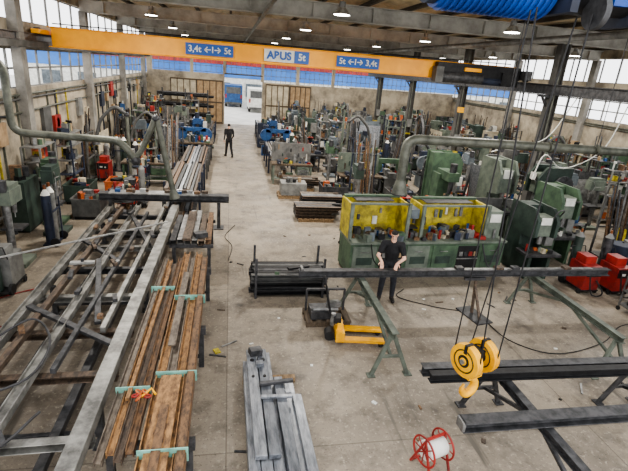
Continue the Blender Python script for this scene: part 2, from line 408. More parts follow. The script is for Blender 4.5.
b.bar((-.74,2.6,.895),(-.72,5.2,.895),.26,.03,'rust');b.bar((-.74,2.7,.925),(-.73,4.6,.925),.10,.03,'rust2')
b.bar((-.80,5.9,.895),(-.80,8.4,.895),.11,.03,'rust_grey')
b.bar((-.47,2.8,.90),(-.49,9.1,.90),.09,.04,'rust2')
for y in(3.9,5.25,7.4): b.bx(-.93,y,.755,-.4,y+.014,.945 if y<5 else .925,'strap')
for y in(5.0,7.8): b.bx(-1.38,y,.755,-.96,y+.014,.9,'strap')
b.done(.002)
b=B('chain_sling',(-1.02,4.75,.93))
for i in range(5):
    a=i*1.1
    b.ring((.07*math.cos(a),.08*math.sin(a),.02+.01*i),(math.sin(a),.3,1),.04,.011,pick('red','orange','rubber','rubber'),14)
b.tube([(0,0,.02),(.1,.12,.04),(.16,.02,.03)],.015,'yellow');b.done()
b=B('steel_offcuts_stack',(-.85,11.0,0))
for x in(-.4,.4):
    for y in(-.8,1.0): b.bar((x,y,0),(x,y,.7),.08,.08,'steel_dark')
for y in(-.8,1.0): b.bar((-.5,y,.74),(.5,y,.74),.08,.08,'steel_dark')
for i in range(6):
    b.ubeam((-.42+i*.16,-1.0+U(0,.2),.84),(-.42+i*.16,1.0+U(0,.5),.84),.13,.12,pick('steel','rust2','steel_dark','rust3'),.01)
b.bar((-.1,-.9,.93),(-.1,1.2,.93),.2,.06,'rust3');b.box((.2,-.6,.95),(.3,.2,.12),'steel_dark',(0,0,.4));b.done(.003)
b=B('cross_table',(-1.9,13.55,0))
b.ibeam((-1.8,0,.95),(1.9,0,.95),.3,.2,'steel_dark',.02);b.bx(-1.5,-.2,1.05,1.0,.2,1.08,'steel')
for x in(-1.5,0,1.6): b.bar((x,0,0),(x,0,.85),.1,.1,'steel_dark');b.box((x,0,.01),(.3,.4,.02),'steel_dark')
for i in range(14): b.box((U(-1.3,1.4),U(-.1,.1),1.12),(U(.05,.25),.1,.08),pick('steel','rust3','blue','steel_light','rust2'))
b.done()
# ------------------------------------------------------------ grey steel stack (centre front)
b=B('grey_steel_profile_stack')
for y in(4.2,6.1): b.bar((.25,y,.05),(1.1,y,.05),.1,.1,'wood')
for l in range(3):
    for i in range(5):
        x=.34+i*.15
        b.bar((x,3.9+U(-.05,.1),.15+l*.08),(x-.02,6.35+U(-.2,.1) if i<3 else 5.75+U(-.1,.1),.15+l*.08),.14,.074,pick('galv','galv_dark','galv'))
for i in range(2):
    x=.42+i*.17;b.bar((x,4.2,.40),(x-.04,6.4,.40),.15,.07,'galv_dark' if i else 'galv')
    b.cyl((x-.03,6.1,.435),(x-.03,6.1,.445),.035,'steel_black',10);b.cyl((x-.03,5.7,.435),(x-.03,5.7,.445),.025,'steel_black',10)
b.bar((.8,3.8,.40),(.76,5.6,.40),.14,.07,'galv_dark');b.bar((1.02,3.9,.38),(1.0,5.3,.38),.13,.05,'galv')
b.box((.45,6.25,.5),(.2,.14,.1),'steel_dark',(0,.1,.3));b.box((.5,5.95,.47),(.12,.1,.08),'galv_dark',(0,0,.2));b.box((.72,5.5,.47),(.5,.06,.05),'steel_dark',(0,0,.1));b.box((.7,5.2,.46),(.45,.05,.04),'galv',(0,0,-.05))
b.done(.004)
b=B('black_profile_rack',(1.35,9.35,0))
for x in(-.75,.75):
    for y in(-.4,.4):
        b.bar((x,y,0),(x,y,.95),.05,.05,'steel_dark')
    b.bar((x,-.4,.06),(x,.4,.06),.05,.05,'steel_dark');b.bar((x,-.4,.5),(x,.4,.5),.04,.04,'steel_dark')
for l in range(5):
    for i in range(6):
        b.ubeam((-.85+U(-.05,.08),-.35+i*.13,.12+l*.1),(.85+U(-.08,.08),-.35+i*.13,.12+l*.1),.11,.085,pick('steel_black','steel_black','steel_dark','grey_dark'),.008)
b.box((-.3,-.42,.62),(.1,.01,.07),'green');b.box((.2,-.2,.66),(.5,.1,.05),'steel_black',(0,0,.3));b.done()
# ------------------------------------------------------------ trestles & beams
def trestle(x,y0,y1,h,sp=.33,k='trestle'):
    ym=(y0+y1)/2;b=B('steel_trestle',(x,ym,0));l=(y1-y0)/2
    b.ibeam((0,-l,h-.06),(0,l,h-.06),.12,.12,k,.014)
    for s in(-1,1):
        y=s*(l-.12)
        for t in(-1,1):
            b.bar((t*.03,y,h-.12),(t*sp,y+s*.08,0.0),.07,.05,k,(0,1,0));b.box((t*sp,y+s*.08,.01),(.14,.14,.02),k)
        b.bar((-sp*.55,y+s*.04,h*.42),(sp*.55,y+s*.04,h*.42),.05,.05,k)
    for s in(-1,1): b.bar((0,s*.15,h-.12),(0,s*(l-.1),h*.42),.05,.05,k)
    return b.done(.003)
trestle(2.75,6.1,8.6,.84);trestle(6.85,5.75,8.6,.84)
trestle(4.0,2.9,5.35,.84,.33,'steel_dark');trestle(6.4,3.0,5.2,.84,.33,'steel_dark')
b=B('long_steel_workpiece')
b.ibeam((1.42,8.3,.92),(8.75,8.3,.92),.16,.15,'steel_dark',.014)
b.bar((4.6,8.3,1.0),(8.3,8.32,1.0),.1,.012,'steel')
for x in(4.95,5.9,6.3,7.6): b.box((x,8.3,1.03),(.18,.14,.05),pick('steel_dark','rust3'));
b.bx(1.45,8.2,.995,1.5,8.4,1.05,'steel')
b.done(.003)
b=B('roller_stand',(5.35,8.1,0))
b.cyl((0,0,.02),(0,.1,.76),.035,'rust3',10);b.box((0,-.1,.015),(.4,.75,.03),'steel_dark',(0,0,.2));b.bar((-.25,.15,.79),(.25,.15,.79),.07,.06,'steel_dark')
b.bar((0,-.35,.03),(0,.05,.6),.05,.04,'rust3');b.done()
b=B('steel_beam_workpiece')
b.ibeam((2.75,5.05,.92),(7.3,4.95,.92),.15,.14,'steel_dark',.014);b.ibeam((2.8,4.88,.92),(7.3,4.78,.92),.12,.14,'steel_black',.014)
b.done(.003)
b=B('steel_beam_workpiece');b.ibeam((2.82,3.98,.92),(6.7,3.95,.92),.18,.14,'steel_dark',.014);b.bx(2.8,3.9,.86,2.84,4.06,.99,'steel');b.done(.003)
b=B('cable_reel',(2.66,4.2,0),.3)
for x in(-.16,.16):
    b.ring((x,0,.34),(1,0,0),.2,.014,'red',24);b.bar((x,-.2,.0),(x,0,.5),.025,.025,'red');b.bar((x,.2,.0),(x,0,.5),.025,.025,'red')
    for i in range(4):
        a=i*math.pi/4;b.cyl((x,-.19*math.cos(a),.34-.19*math.sin(a)),(x,.19*math.cos(a),.34+.19*math.sin(a)),.008,'red',6)
b.cyl((-.15,0,.34),(.15,0,.34),.13,'white',24);b.bar((-.16,0,.52),(.16,0,.52),.03,.03,'red')
for y in(-.2,.2): b.bar((-.16,y,.012),(.16,y,.012),.024,.024,'red')
b.done()
b=B('pallet_truck',(2.05,7.3,0),math.radians(-8))
for y in(-.2,.2):
    b.bx(.1,y-.07,.09,.95,y+.07,.14,'yellow');b.cyl((.85,y-.04,.05),(.85,y+.04,.05),.05,'rubber',12)
b.bx(-.02,-.26,.08,.14,.26,.28,'yellow');b.bx(0,-.14,.28,.1,.14,.4,'yellow');b.box((0,0,.44),(.14,.2,.12),'steel_black');b.cyl((-.08,0,.3),(-.08,0,.55),.05,'steel',12)
b.cyl((-.12,-.1,.1),(-.12,.1,.1),.1,'rubber',16)
b.tube([(-.1,0,.4),(-.2,0,.8),(-.26,0,1.1)],.022,'steel_black',8);b.ring((-.28,0,1.2),(1,0,.2),.1,.016,'steel_black',16);b.done()
b=B('pallet_with_parts',(2.0,8.0,0))
for y in(-.25,0,.25): b.bx(-.45,y-.04,0,.45,y+.04,.09,'wood_dark')
for i in range(5): b.bx(-.45+i*.2,-.3,.09,-.33+i*.2,.3,.115,'wood_dark')
b.box((-.1,0,.2),(.5,.4,.16),'steel_dark');b.box((.15,.05,.34),(.3,.12,.12),'steel',(0,.2,.4));b.cyl((-.3,-.1,.3),(.2,-.15,.32),.04,'steel')
for x in(-.4,.4): b.bar((x,.2,.1),(x,.2,.6),.04,.04,'steel_dark')
b.bar((-.4,.2,.6),(.4,.2,.6),.04,.04,'steel_dark');b.done()
b=B('floor_scrap_pieces')
for i in range(60):
    x,y=U(-.2,8),U(4.5,13)
    if rnd()<.3: b.bar((x,y,.01),(x+U(-.3,.3),y+U(-.3,.3),.01),.03,.018,pick('steel','rust3','steel_dark'))
    else: b.box((x,y,.008),(U(.03,.09),U(.03,.09),.014),pick('steel_dark','rust2','rust3','white','steel_black'),(0,0,U(0,3)))
b.box((-.18,7.0,.012),(.1,.14,.02),'yellow_dirty',(0,0,.4));b.done()
b=B('floor_power_cable')
b.curve([(4.2,9.3,.015),(3.9,8.9,.015),(4.6,8.4,.015),(5.4,8.0,.015),(5.6,7.0,.015),(6.3,6.5,.015),(7.6,6.8,.015),(8.6,7.4,.015),(9.6,7.5,.015)],.01,'rubber',6)
b.curve([(-3.9,9.6,.015),(-4.6,9.0,.015),(-4.4,8.2,.015),(-3.8,7.8,.015),(-4.4,7.2,.015),(-5.2,7.6,.015)],.012,'red',6)
b.curve([(.2,13.8,.012),(-.1,12.8,.012),(.1,12,.012),(0,11,.012)],.01,'rubber',6);b.done()
# ------------------------------------------------------------ green/yellow bench
b=B('green_yellow_workbench',(2.95,9.95,0),math.radians(3))
W=4.3
b.bx(0,0,.06,W,.95,.9,'green');b.bx(-.03,-.05,.9,W+.03,1.0,.96,'green_grey');b.bx(.02,.03,0,W-.02,.9,.06,'steel_black')
for i in range(6):
    x=.06+i*.72
    if i in(1,4):
        b.bx(x,-.005,.15,x+.62,.0,.82,'steel_black');b.bx(x,-.02,.45,x+.62,.0,.48,'steel')
        for q in range(4): b.box((x+.1+q*.14,-.01,.6),(.1,.03,.12),pick('red','grey','cardboard','steel_dark'))
    else:
        b.bx(x,-.02,.12,x+.62,0,.84,'green' if i%2 else 'green_grey');b.bx(x+.1,-.03,.35,x+.52,-.02,.55,pick('green_dark','white','green_dark'));b.bx(x+.2,-.04,.68,x+.42,-.02,.7,'steel')
for z0,z1,x0,x1 in((.96,1.86,0,1.5),(.96,1.82,1.9,3.75)):
    b.bx(x0,.9,z0,x1,.95,z1,'yellow_dirty')
    for x in(x0,x1):
        b.bx(x-.03,.2,z0,x+.03,.98,z1,'yellow_dirty');b.bx(x-.04,.15,z0,x+.04,.22,z1+.04,'green_grey')
    b.bx(x0,.85,z1,x1,.98,z1+.06,'green');b.bx(x0+.2,.5,z1,x1-.3,.85,z1+.02,'steel_dark')
    b.bar((x0,.2,z1+.02),(x1,.2,z1+.02),.05,.05,'green_grey')
    n=int((x1-x0)/.15)
    for q in range(n):
        if rnd()<.7: b.box((x0+.12+q*.15,.87,z0+U(.2,.7)),(U(.04,.14),.04,U(.1,.3)),pick('steel_dark','green','steel','white','grey','green_dark'))
for q in range(80):
    h=U(.06,.22);b.box((U(.1,W-.2),U(.06,.75),.96+h/2),(U(.05,.22),U(.05,.2),h),pick(*PAL),(0,0,U(0,3)))
for q in range(14):
    x=U(.2,W-.2);y=U(.1,.6);b.cyl((x,y,.96),(x,y,U(1.12,1.3)),.035,pick('red','blue','white','steel'),10)
b.bx(1.58,.35,.96,1.84,.75,1.02,'steel_dark');b.cyl((1.71,.65,1.0),(1.71,.65,1.75),.04,'steel',12);b.box((1.71,.48,1.6),(.22,.45,.24),'grey_blue');b.cyl((1.71,.3,1.35),(1.71,.3,1.55),.04,'steel_dark');b.box((1.71,.4,1.22),(.26,.26,.03),'steel_dark')
b.bx(3.8,.2,.96,4.2,.8,1.7,'green_grey');b.bx(3.84,.18,1.4,4.16,.2,1.62,'white')
b.curve([(3.6,-.05,.9),(3.65,-.15,.6),(3.8,-.2,.3),(3.95,-.12,.55),(4.1,-.06,.85)],.02,'hose')
b.curve([(.5,-.04,.92),(.6,-.12,.5),(.9,-.14,.3),(1.2,-.1,.5),(1.3,-.05,.9)],.015,'rubber')
b.done(.004)
b=B('extraction_duct_right')
b.elbow([(4.15,10.35,2.45),(4.15,10.35,3.46),(8,10.45,3.42),(11.0,10.6,3.38),(16,11.2,3.38)],.115,'duct',14,.3)
for x in(5.2,6.6,8,9.4,10.8): b.cyl((x,10.42,3.43),(x+.05,10.42,3.43),.135,'duct',14)
b.cyl((4.15,10.35,2.45),(4.15,10.35,2.12),.12,'duct',16,.2);b.cyl((4.15,10.35,2.12),(4.15,10.35,2.09),.21,'steel_dark',16)
for x in(6.6,9.4): b.cyl((x,10.42,3.5),(x,10.42,6.5),.01,'steel_dark',6)
b.done()
b=B('extraction_arm_left')
b.elbow([(-6.38,12.3,4.5),(-5.2,12.3,4.5),(-5.2,12.3,2.85),(-2.75,12.4,2.75),(-2.4,12.4,2.25)],.09,'duct',14,.3)
b.elbow([(-2.5,12.4,2.2),(-2.25,12.4,2.5),(-1.85,12.4,3.4),(-1.5,12.4,1.5)],.075,'duct',12,.15)
b.cyl((-1.5,12.4,1.5),(-1.45,12.4,1.25),.08,'duct',14,.14);b.ball((-2.4,12.4,2.25),.13,'steel_dark');b.ball((-1.86,12.4,3.35),.1,'steel_dark')
b.cyl((-6.38,12.3,3.2),(-5.2,12.3,3.2),.03,'steel_dark')
b.done()
# ------------------------------------------------------------ object generators
occ=[]
def free(x,y,w,d,pad=.02):
    for a in occ:
        if abs(x-a[0])<(w+a[2])/2+pad and abs(y-a[1])<(d+a[3])/2+pad: return False
    return True
def reserve(x0,y0,x1,y1): occ.append(((x0+x1)/2,(y0+y1)/2,x1-x0,y1-y0))
def clutter(b,x0,x1,y0,y1,z,n,s=.2,h=.25):
    for i in range(n):
        x=U(x0+s/2,x1-s/2);y=U(y0+s/2,y1-s/2);hh=U(.05,h)
        if rnd()<.3: b.cyl((x,y,z),(x,y,z+hh),U(.03,s/3),pick(*PAL),8)
        else: b.box((x,y,z+hh/2),(U(.05,s),U(.05,s),hh),pick(*PAL),(0,0,U(0,1.5)))
def g_workbench(x,y,r):
    b=B('steel_workbench',(x,y,0),r);k=pick('green','grey','green_grey','grey_dark','steel_dark','green_dark')
    b.bx(-.9,-.38,.82,.9,.38,.88,pick('steel','wood_dark','steel_dark'))
    for sx in(-.82,.82):
        for sy in(-.3,.3): b.bar((sx,sy,0),(sx,sy,.82),.07,.07,k)
    b.bx(-.8,-.3,.2,.8,.3,.23,k);b.bx(.2,-.33,.4,.75,.3,.8,k)
    for i in range(3): b.bx(.24,-.345,.44+i*.12,.71,-.33,.53+i*.12,pick(k,'steel'));b.bx(.42,-.36,.48+i*.12,.54,-.345,.495+i*.12,'steel_black')
    b.box((-.6,-.25,.96),(.14,.3,.14),'blue_dark');b.cyl((-.6,-.5,.95),(-.6,-.35,.95),.02,'steel')
    clutter(b,-.4,.85,-.3,.3,.88,18,.2,.35);clutter(b,-.75,.15,-.25,.25,.23,8,.3,.4)
    if rnd()<.5:
        b.bx(-.88,.34,.88,.88,.37,1.7,pick('beige','grey','grey_dark','green_grey'))
        for i in range(9): b.box((-.75+i*.18,.32,U(1.1,1.55)),(.05,.03,U(.1,.3)),pick(*PAL))
    b.done()
def g_cabinet(x,y,r):
    k=pick('grey','green','green_grey','grey_blue','grey_dark','beige','green_dark','blue_dark');h=U(1.0,2.0);b=B('tool_cabinet',(x,y,0),r)
    b.bx(-.5,-.25,.05,.5,.27,h,k);b.bx(-.47,-.22,0,.47,.24,.05,'steel_black')
    for s in(-1,1):
        b.bx(s*.02,-.27,.1,s*.47,-.25,h-.05,k);b.bx(s*.05,-.29,h*.5,s*.08,-.27,h*.5+.12,'steel')
    for i in range(4): b.bx(-.35,-.275,h-.2-i*.04,-.15,-.27,h-.19-i*.04,'steel_black')
    b.bx(.12,-.28,h*.6,.4,-.27,h*.78,pick('white','yellow_dirty','steel_dark'))
    clutter(b,-.45,.45,-.2,.2,h,9,.3,.4);b.done()
def g_shelf(x,y,r):
    b=B('storage_shelf',(x,y,0),r);h=2.1;k=pick('blue_dark','grey','green_grey','steel_dark','grey_dark')
    for sx in(-.6,.6):
        for sy in(-.25,.25): b.bar((sx,sy,0),(sx,sy,h),.05,.05,k)
    for z in(.15,.65,1.15,1.65,2.08):
        b.bx(-.6,-.27,z,.6,.27,z+.03,pick(k,'steel'));clutter(b,-.57,.57,-.23,.23,z+.03,10,.28,.36)
    b.done()
def g_drill(x,y,r):
    k=pick('green','grey_blue','green_grey','green_dark','grey');b=B('pillar_drill',(x,y,0),r)
    b.bx(-.28,-.35,0,.28,.3,.1,k);b.cyl((0,.12,.1),(0,.12,1.75),.07,'steel',14);b.bx(-.22,-.32,.85,.22,.1,.9,'steel_dark');b.cyl((0,-.1,.7),(0,-.1,.86),.05,'steel_dark')
    b.box((0,-.08,1.65),(.28,.6,.34),k);b.cyl((0,-.22,1.2),(0,-.22,1.5),.05,'steel',12,.07);b.cyl((0,-.22,1.08),(0,-.22,1.2),.012,'steel_light',6)
    b.cyl((0,.2,1.8),(0,.2,2.05),.1,'steel_dark',14);b.box((0,-.08,1.87),(.24,.5,.1),k)
    for i in range(3):
        a=i*2.1;b.cyl((.14,-.2,1.6),(.17,-.2+.22*math.cos(a),1.6+.22*math.sin(a)),.01,'steel',6)
    b.done()
def g_weld(x,y,r,k=None):
    k=k or pick('red','red','grey_dark','grey','steel_dark','yellow_dirty');b=B('welding_machine',(x,y,0),r)
    b.bx(-.22,-.4,.12,.22,.2,.75,k);b.bx(-.2,-.42,.5,.2,-.4,.72,'steel_black');b.bx(-.1,-.425,.56,.0,-.42,.62,'white');b.cyl((.1,-.44,.58),(.1,-.42,.58),.03,'white',10)
    b.bx(-.24,-.42,.1,.24,.5,.13,'steel_black')
    for sx in(-.24,.24):
        b.cyl((sx-.03,.3,.12),(sx+.03,.3,.12),.12,'rubber',14);b.cyl((sx-.02,-.32,.06),(sx+.02,-.32,.06),.06,'rubber',10)
    b.cyl((0,.36,.13),(0,.36,1.3),.11,pick('grey','steel_dark','green_dark'),14);b.cyl((0,.36,1.3),(0,.36,1.42),.11,'grey',14,.03);b.cyl((0,.36,1.42),(0,.36,1.5),.03,'copper',8)
    b.bx(-.15,-.2,.75,.15,.15,.95,pick('steel_dark',k))
    b.curve([(.1,-.42,.4),(.2,-.6,.15),(.05,-.62,.06),(-.1,-.55,.15),(-.15,-.42,.7)],.018,'rubber')
    b.tube([(-.2,.2,.75),(-.2,.32,1.05),(.2,.32,1.05),(.2,.2,.75)],.014,'steel_black',6);b.done()
def g_gas(x,y,r):
    b=B('gas_cylinder_trolley',(x,y,0),r)
    for sx,k in((-.14,pick('steel_dark','green_dark','grey')),(.14,pick('red','blue_dark','grey_dark','grey'))):
        b.cyl((sx,0,.05),(sx,0,1.35),.115,k,14);b.cyl((sx,0,1.35),(sx,0,1.5),.115,pick('white',k),14,.035);b.cyl((sx,0,1.5),(sx,0,1.6),.04,'copper',8)
    b.bx(-.3,-.15,0.02,.3,.16,.05,'blue_dark');b.bar((-.28,.15,.05),(-.28,.15,1.2),.03,.03,'blue_dark');b.bar((.28,.15,.05),(.28,.15,1.2),.03,.03,'blue_dark');b.bx(-.28,.13,.9,.28,.16,.94,'blue_dark')
    for s in(-.3,.3): b.cyl((s-.02,.16,.12),(s+.02,.16,.12),.12,'rubber',12)
    b.done()
def g_saw(x,y,r,k=None):
    k=k or pick('green','green_grey','grey_dark','grey_blue');b=B('band_saw',(x,y,0),r)
    b.bx(-.9,-.3,0,.9,.35,.6,k);b.bx(-1,-.35,.6,1,.4,.66,'steel_dark');b.bx(-.85,-.32,.1,-.2,-.3,.5,'steel_black')
    b.cyl((-.65,.1,1.1),(-.65,.25,1.1),.33,k,20);b.cyl((.65,.1,1.1),(.65,.25,1.1),.33,k,20);b.bx(-.65,.1,1.25,.65,.27,1.45,k);b.bx(-.12,-.2,.66,.12,.1,.95,'steel')
    b.bx(.5,-.3,.66,.85,-.1,1.0,'white');b.box((-.65,.35,1.5),(.3,.25,.25),'blue_dark');b.bar((-1,-.1,.72),(1.1,-.1,.72),.1,.1,'steel_dark');b.done()
def g_mill(x,y,r,k=None):
    k=k or pick('green','green_dark','green_grey','green_dark','grey_blue','grey');b=B('milling_machine',(x,y,0),r)
    b.bx(-.45,-.5,0,.45,.55,.2,k);b.bx(-.3,0,.2,.3,.55,1.7,k);b.bx(-.2,-.45,.2,.2,0,.75,k);b.bx(-.7,-.5,.78,.7,-.1,.92,'steel')
    b.box((0,-.1,1.7),(.4,.95,.3),k);b.cyl((0,-.4,1.1),(0,-.4,1.6),.09,'steel_dark',14);b.cyl((0,-.4,1.85),(0,-.4,2.15),.12,pick('blue_dark','steel_dark'),14)
    b.ring((-.78,-.3,.85),(1,0,0),.12,.014,'steel',14);b.cyl((-.7,-.3,.85),(-.8,-.3,.85),.02,'steel');b.bx(.32,.1,1.0,.5,.5,1.6,'grey');b.box((.4,-.2,1.5),(.2,.08,.3),'white')
    clutter(b,-.6,.6,-.45,-.15,.92,6,.15,.2);b.done()
def g_press(x,y,r,h=2.3,k=None):
    k=k or pick('green','green_grey','green_dark');b=B('punching_machine',(x,y,0),r)
    poly=[(-.6,0),(.6,0),(.6,h),(-.35,h),(-.6,h*.85),(-.6,h*.62),(-.05,h*.58),(-.05,h*.42),(-.6,h*.4)]
    for sx in(-.28,.28):
        vs=[(sx+t,p[0],p[1]) for t in(-.05,.05) for p in poly];n=len(poly)
        b.add(vs,[(i,(i+1)%n,n+(i+1)%n,n+i) for i in range(n)]+[tuple(range(n)),tuple(range(n,2*n))],k)
    b.bx(-.24,.1,.02,.24,.55,h-.03,k);b.bx(-.5,-.75,h*.36,.5,-.2,h*.4,'steel_dark');b.bx(-.2,-.5,h*.62,.2,-.1,h*.9,'green_grey')
    b.cyl((0,-.4,h*.5),(0,-.4,h*.64),.07,'steel');b.cyl((.33,.3,h*.75),(.42,.3,h*.75),.35,'steel_dark',20);b.bx(-.2,-.58,h*.8,.1,-.55,h*.9,'white')
    b.bx(.36,-.2,.8,.6,.1,1.3,'grey');b.curve([(.5,0,1.3),(.6,-.3,1.8),(.2,-.6,1.9),(.1,-.55,h*.85)],.02,'hose')
    clutter(b,-.45,.45,-.7,-.25,h*.4,7,.15,.2);b.done(.01)
def g_rack(x,y,r,L=4.0,W=1.0,h=None):
    h=h or U(.5,1.0);b=B('steel_profile_rack',(x,y,0),r);k=pick('blue_dark','steel_dark','green_dark','grey_dark')
    for yy in(-L*.35,0,L*.35):
        for sx in(-W/2,W/2): b.bar((sx,yy,0),(sx,yy,h+.35),.07,.07,k)
        for z in((.12,h) if h>.7 else (h,)): b.bar((-W/2,yy,z-.05),(W/2,yy,z-.05),.08,.08,k)
    for z in((.12,h) if h>.7 else (h,)):
        for l in range(random.randint(2,4)):
            xx=-W/2+.1
            while xx<W/2-.1:
                w=U(.05,.12);kk=pick('steel','steel_dark','rust3','rust2','galv_dark','steel_black','steel_dark','rust_grey')
                o=U(-.3,.3);b.bar((xx,-L/2+o,z+.04+l*.08),(xx+U(-.02,.02),L/2+o,z+.04+l*.08),w,.07,kk);xx+=w+.03
    b.done()
def g_pallet(x,y,r):
    b=B('loaded_pallet',(x,y,0),r);k=pick('wood','wood_dark')
    for yy in(-.35,0,.35): b.bx(-.6,yy-.04,0,.6,yy+.04,.1,k)
    for i in range(7): b.bx(-.6+i*.185,-.4,.1,-.49+i*.185,.4,.125,k)
    t=rnd()
    if t<.35: clutter(b,-.5,.5,-.3,.3,.125,20,.4,.45)
    elif t<.85:
        for l in range(4):
            for i in range(5): b.ubeam((-.7,-.3+i*.14,.18+l*.1),(.7+U(-.2,.3),-.3+i*.14,.18+l*.1),.12,.09,pick('steel_dark','rust3','steel','galv_dark','rust_grey'),.01)
    else: b.bx(-.5,-.35,.13,.5,.35,.6,pick('cardboard','beige','grey'));clutter(b,-.45,.45,-.3,.3,.6,5,.3,.2)
    b.done()
def g_bin(x,y,r):
    k=pick('orange','blue','grey_dark','grey','green_dark','steel_dark','blue_dark');b=B('scrap_bin',(x,y,0),r)
    b.bx(-.5,-.38,.1,.5,.38,.13,k)
    for s in(-1,1): b.bx(s*.5-.015,-.38,.1,s*.5+.015,.38,.65,k);b.bx(-.5,s*.38-.015,.1,.5,s*.38+.015,.65,k);b.bx(s*.4-.05,-.36,0,s*.4+.05,.36,.1,'steel_black')
    b.bx(-.53,-.41,.62,.53,-.38,.67,k);b.bx(-.53,.38,.62,.53,.41,.67,k)
    clutter(b,-.45,.45,-.33,.33,.13,26,.3,.7);b.done()
def g_sheets(x,y,r):
    b=B('sheet_metal_rack',(x,y,0),r);k=pick('steel_dark','blue_dark')
    b.bx(-.8,-.3,0,.8,.3,.08,k)
    for sx in(-.7,.7): b.bar((sx,.25,.08),(sx,.0,1.9),.07,.07,k)
    for i in range(6):
        h=U(1.2,1.9);b.box((U(-.05,.05),-.2+i*.05,.1+h/2),(1.4,.012,h),pick('steel','galv','steel_dark','grey_blue'),(-.12,0,0))
    b.done()
def g_barrel(x,y,r):
    k=pick('blue','steel_dark','blue_dark','rust3');b=B('oil_barrel',(x,y,0),r);b.cyl((0,0,0),(0,0,.88),.29,k,20)
    for z in(.02,.3,.58,.86): b.ring((0,0,z),(0,0,1),.29,.012,k,20)
    b.cyl((.15,.1,.88),(.15,.1,.9),.03,'steel_black',8);b.done()
def g_post(x,y,r):
    b=B('fume_extraction_arm',(x,y,0),r);h=U(2.0,3.0)
    b.box((0,0,.02),(.4,.4,.04),'steel_dark');b.cyl((0,0,.04),(0,0,h),.06,pick('duct','green_grey','grey_dark'),12)
    b.elbow([(0,0,h),(0,-.4,h+.3),(0,-.9,h-.2),(0,-1.1,h-.9)],.06,pick('duct','steel_dark','grey_dark'),10,.2);b.cyl((0,-1.1,h-.9),(0,-1.1,h-1.1),.06,'steel_dark',12,.15);b.ball((0,0,h),.09,'steel_dark');b.box((0,.1,1.4),(.25,.15,.4),'grey');b.done()
def g_bars(x,y,r):
    b=B('upright_bar_rack',(x,y,0),r);k=pick('steel_dark','grey_dark','blue_dark')
    b.bx(-.5,-.3,0,.5,.3,.06,k)
    for sx in(-.48,.48): b.bar((sx,.25,.06),(sx,.25,1.9),.05,.05,k)
    for z in(.9,1.85): b.bar((-.48,.25,z),(.48,.25,z),.05,.05,k)
    for i in range(18):
        xx=U(-.42,.42);h=U(1.5,2.8);b.bar((xx,U(-.2,.05),.06),(xx+U(-.08,.08),.2,h),U(.02,.06),U(.02,.06),pick('steel','rust3','rust2','steel_dark','steel_dark','galv_dark','rust_grey'),(0,1,0))
    b.done()
def g_screen(x,y,r):
    k=pick('green_dark','green_dark','grey_dark','rust2');b=B('welding_screen',(x,y,0),r)
    for s in(-.8,.8): b.bar((s,0,0),(s,0,1.9),.04,.04,'steel_dark');b.box((s,0,.02),(.06,.5,.04),'steel_dark')
    b.bar((-.8,0,1.88),(.8,0,1.88),.04,.04,'steel_dark')
    n=24;vs=[];
    for i in range(n+1):
        xx=-.77+1.54*i/n;yy=.03*math.sin(i*1.6);vs+=[(xx,yy,.15),(xx,yy,1.85)]
    b.add(vs,[(2*i,2*i+2,2*i+3,2*i+1) for i in range(n)],k,True);b.done()
def g_trolley(x,y,r,k=None):
    b=B('tool_trolley',(x,y,0),r);k=k or pick('red','blue_dark','grey','steel_dark')
    for z in(.15,.5,.85): b.bx(-.35,-.25,z,.35,.25,z+.03,k);clutter(b,-.32,.32,-.22,.22,z+.03,8,.18,.3)
    for sx in(-.33,.33):
        for sy in(-.23,.23): b.bar((sx,sy,.1),(sx,sy,.95),.03,.03,k);b.cyl((sx-.015,sy,.05),(sx+.015,sy,.05),.05,'rubber',10)
    b.done()
G={'workbench':(g_workbench,1.85,.95),'cabinet':(g_cabinet,1.02,.58),'shelf':(g_shelf,1.28,.6),'drill':(g_drill,.6,.72),'weld':(g_weld,.55,1.1),'gas':(g_gas,.66,.45),
'saw':(g_saw,2.15,.9),'mill':(g_mill,1.7,1.15),'press':(g_press,1.15,1.4),'rack':(g_rack,1.1,4.7),'pallet':(g_pallet,1.7,.9),'bin':(g_bin,1.1,.86),'sheets':(g_sheets,1.62,.7),'barrel':(g_barrel,.64,.64),'post':(g_post,.45,2.4),'screen':(g_screen,1.7,.52),'trolley':(g_trolley,.72,.52),'bars':(g_bars,1.05,.62)}
def put(kind,x,y,q=0,force=False,**kw):
    f,w,d=G[kind]
    if q%2: w,d=d,w
    if not force and not free(x,y,w,d): return False
    occ.append((x,y,w,d));f(x,y,q*math.pi/2,**kw);return True
reserve(-4.0,-3,2.5,13.9);reserve(2.5,-3,8.9,9.5);reserve(2.7,9.6,7.5,11.1);reserve(-.75,13.9,1.5,39)
reserve(-.5,35,2.6,39.2);reserve(-5.3,35.5,-1.1,36.9)
for y in(9,16,23,30,37): reserve(XC,y-.45,XC+.6,y+.35)
for y in range(2,40,7): reserve(XL,y-.25,XL+.32,y+.25)
reserve(-5.5,12.0,-4.9,12.6)
put('press',8.1,10.4,0,True,h=1.9,k='green_dark');put('press',9.5,11.4,0,True,h=2.2,k='green');put('press',8.6,13.2,0,True,h=2.6,k='green_grey');put('press',10.6,13.4,3,True,h=2.4,k='green_dark')
put('weld',9.8,9.2,0,True,k='red');put('weld',10.6,8.5,1,True,k='red');put('barrel',10.9,10.2,0,True);put('trolley',9.5,7.9,0,True,k='grey_dark')
put('weld',9.0,9.3,0,True,k='red')
put('cabinet',13.4,12.2,3,True);put('sheets',12.9,10.3,1,True)
for y in(14.8,19.8,29.8): put('rack',-1.5,y+1.5,0,W=1.1,L=4.2)
put('saw',-1.9,25.2,0,k='blue');put('mill',-1.75,26.5,0,k='blue');put('workbench',-1.75,24.2,0);put('drill',-1.2,27.7,0)
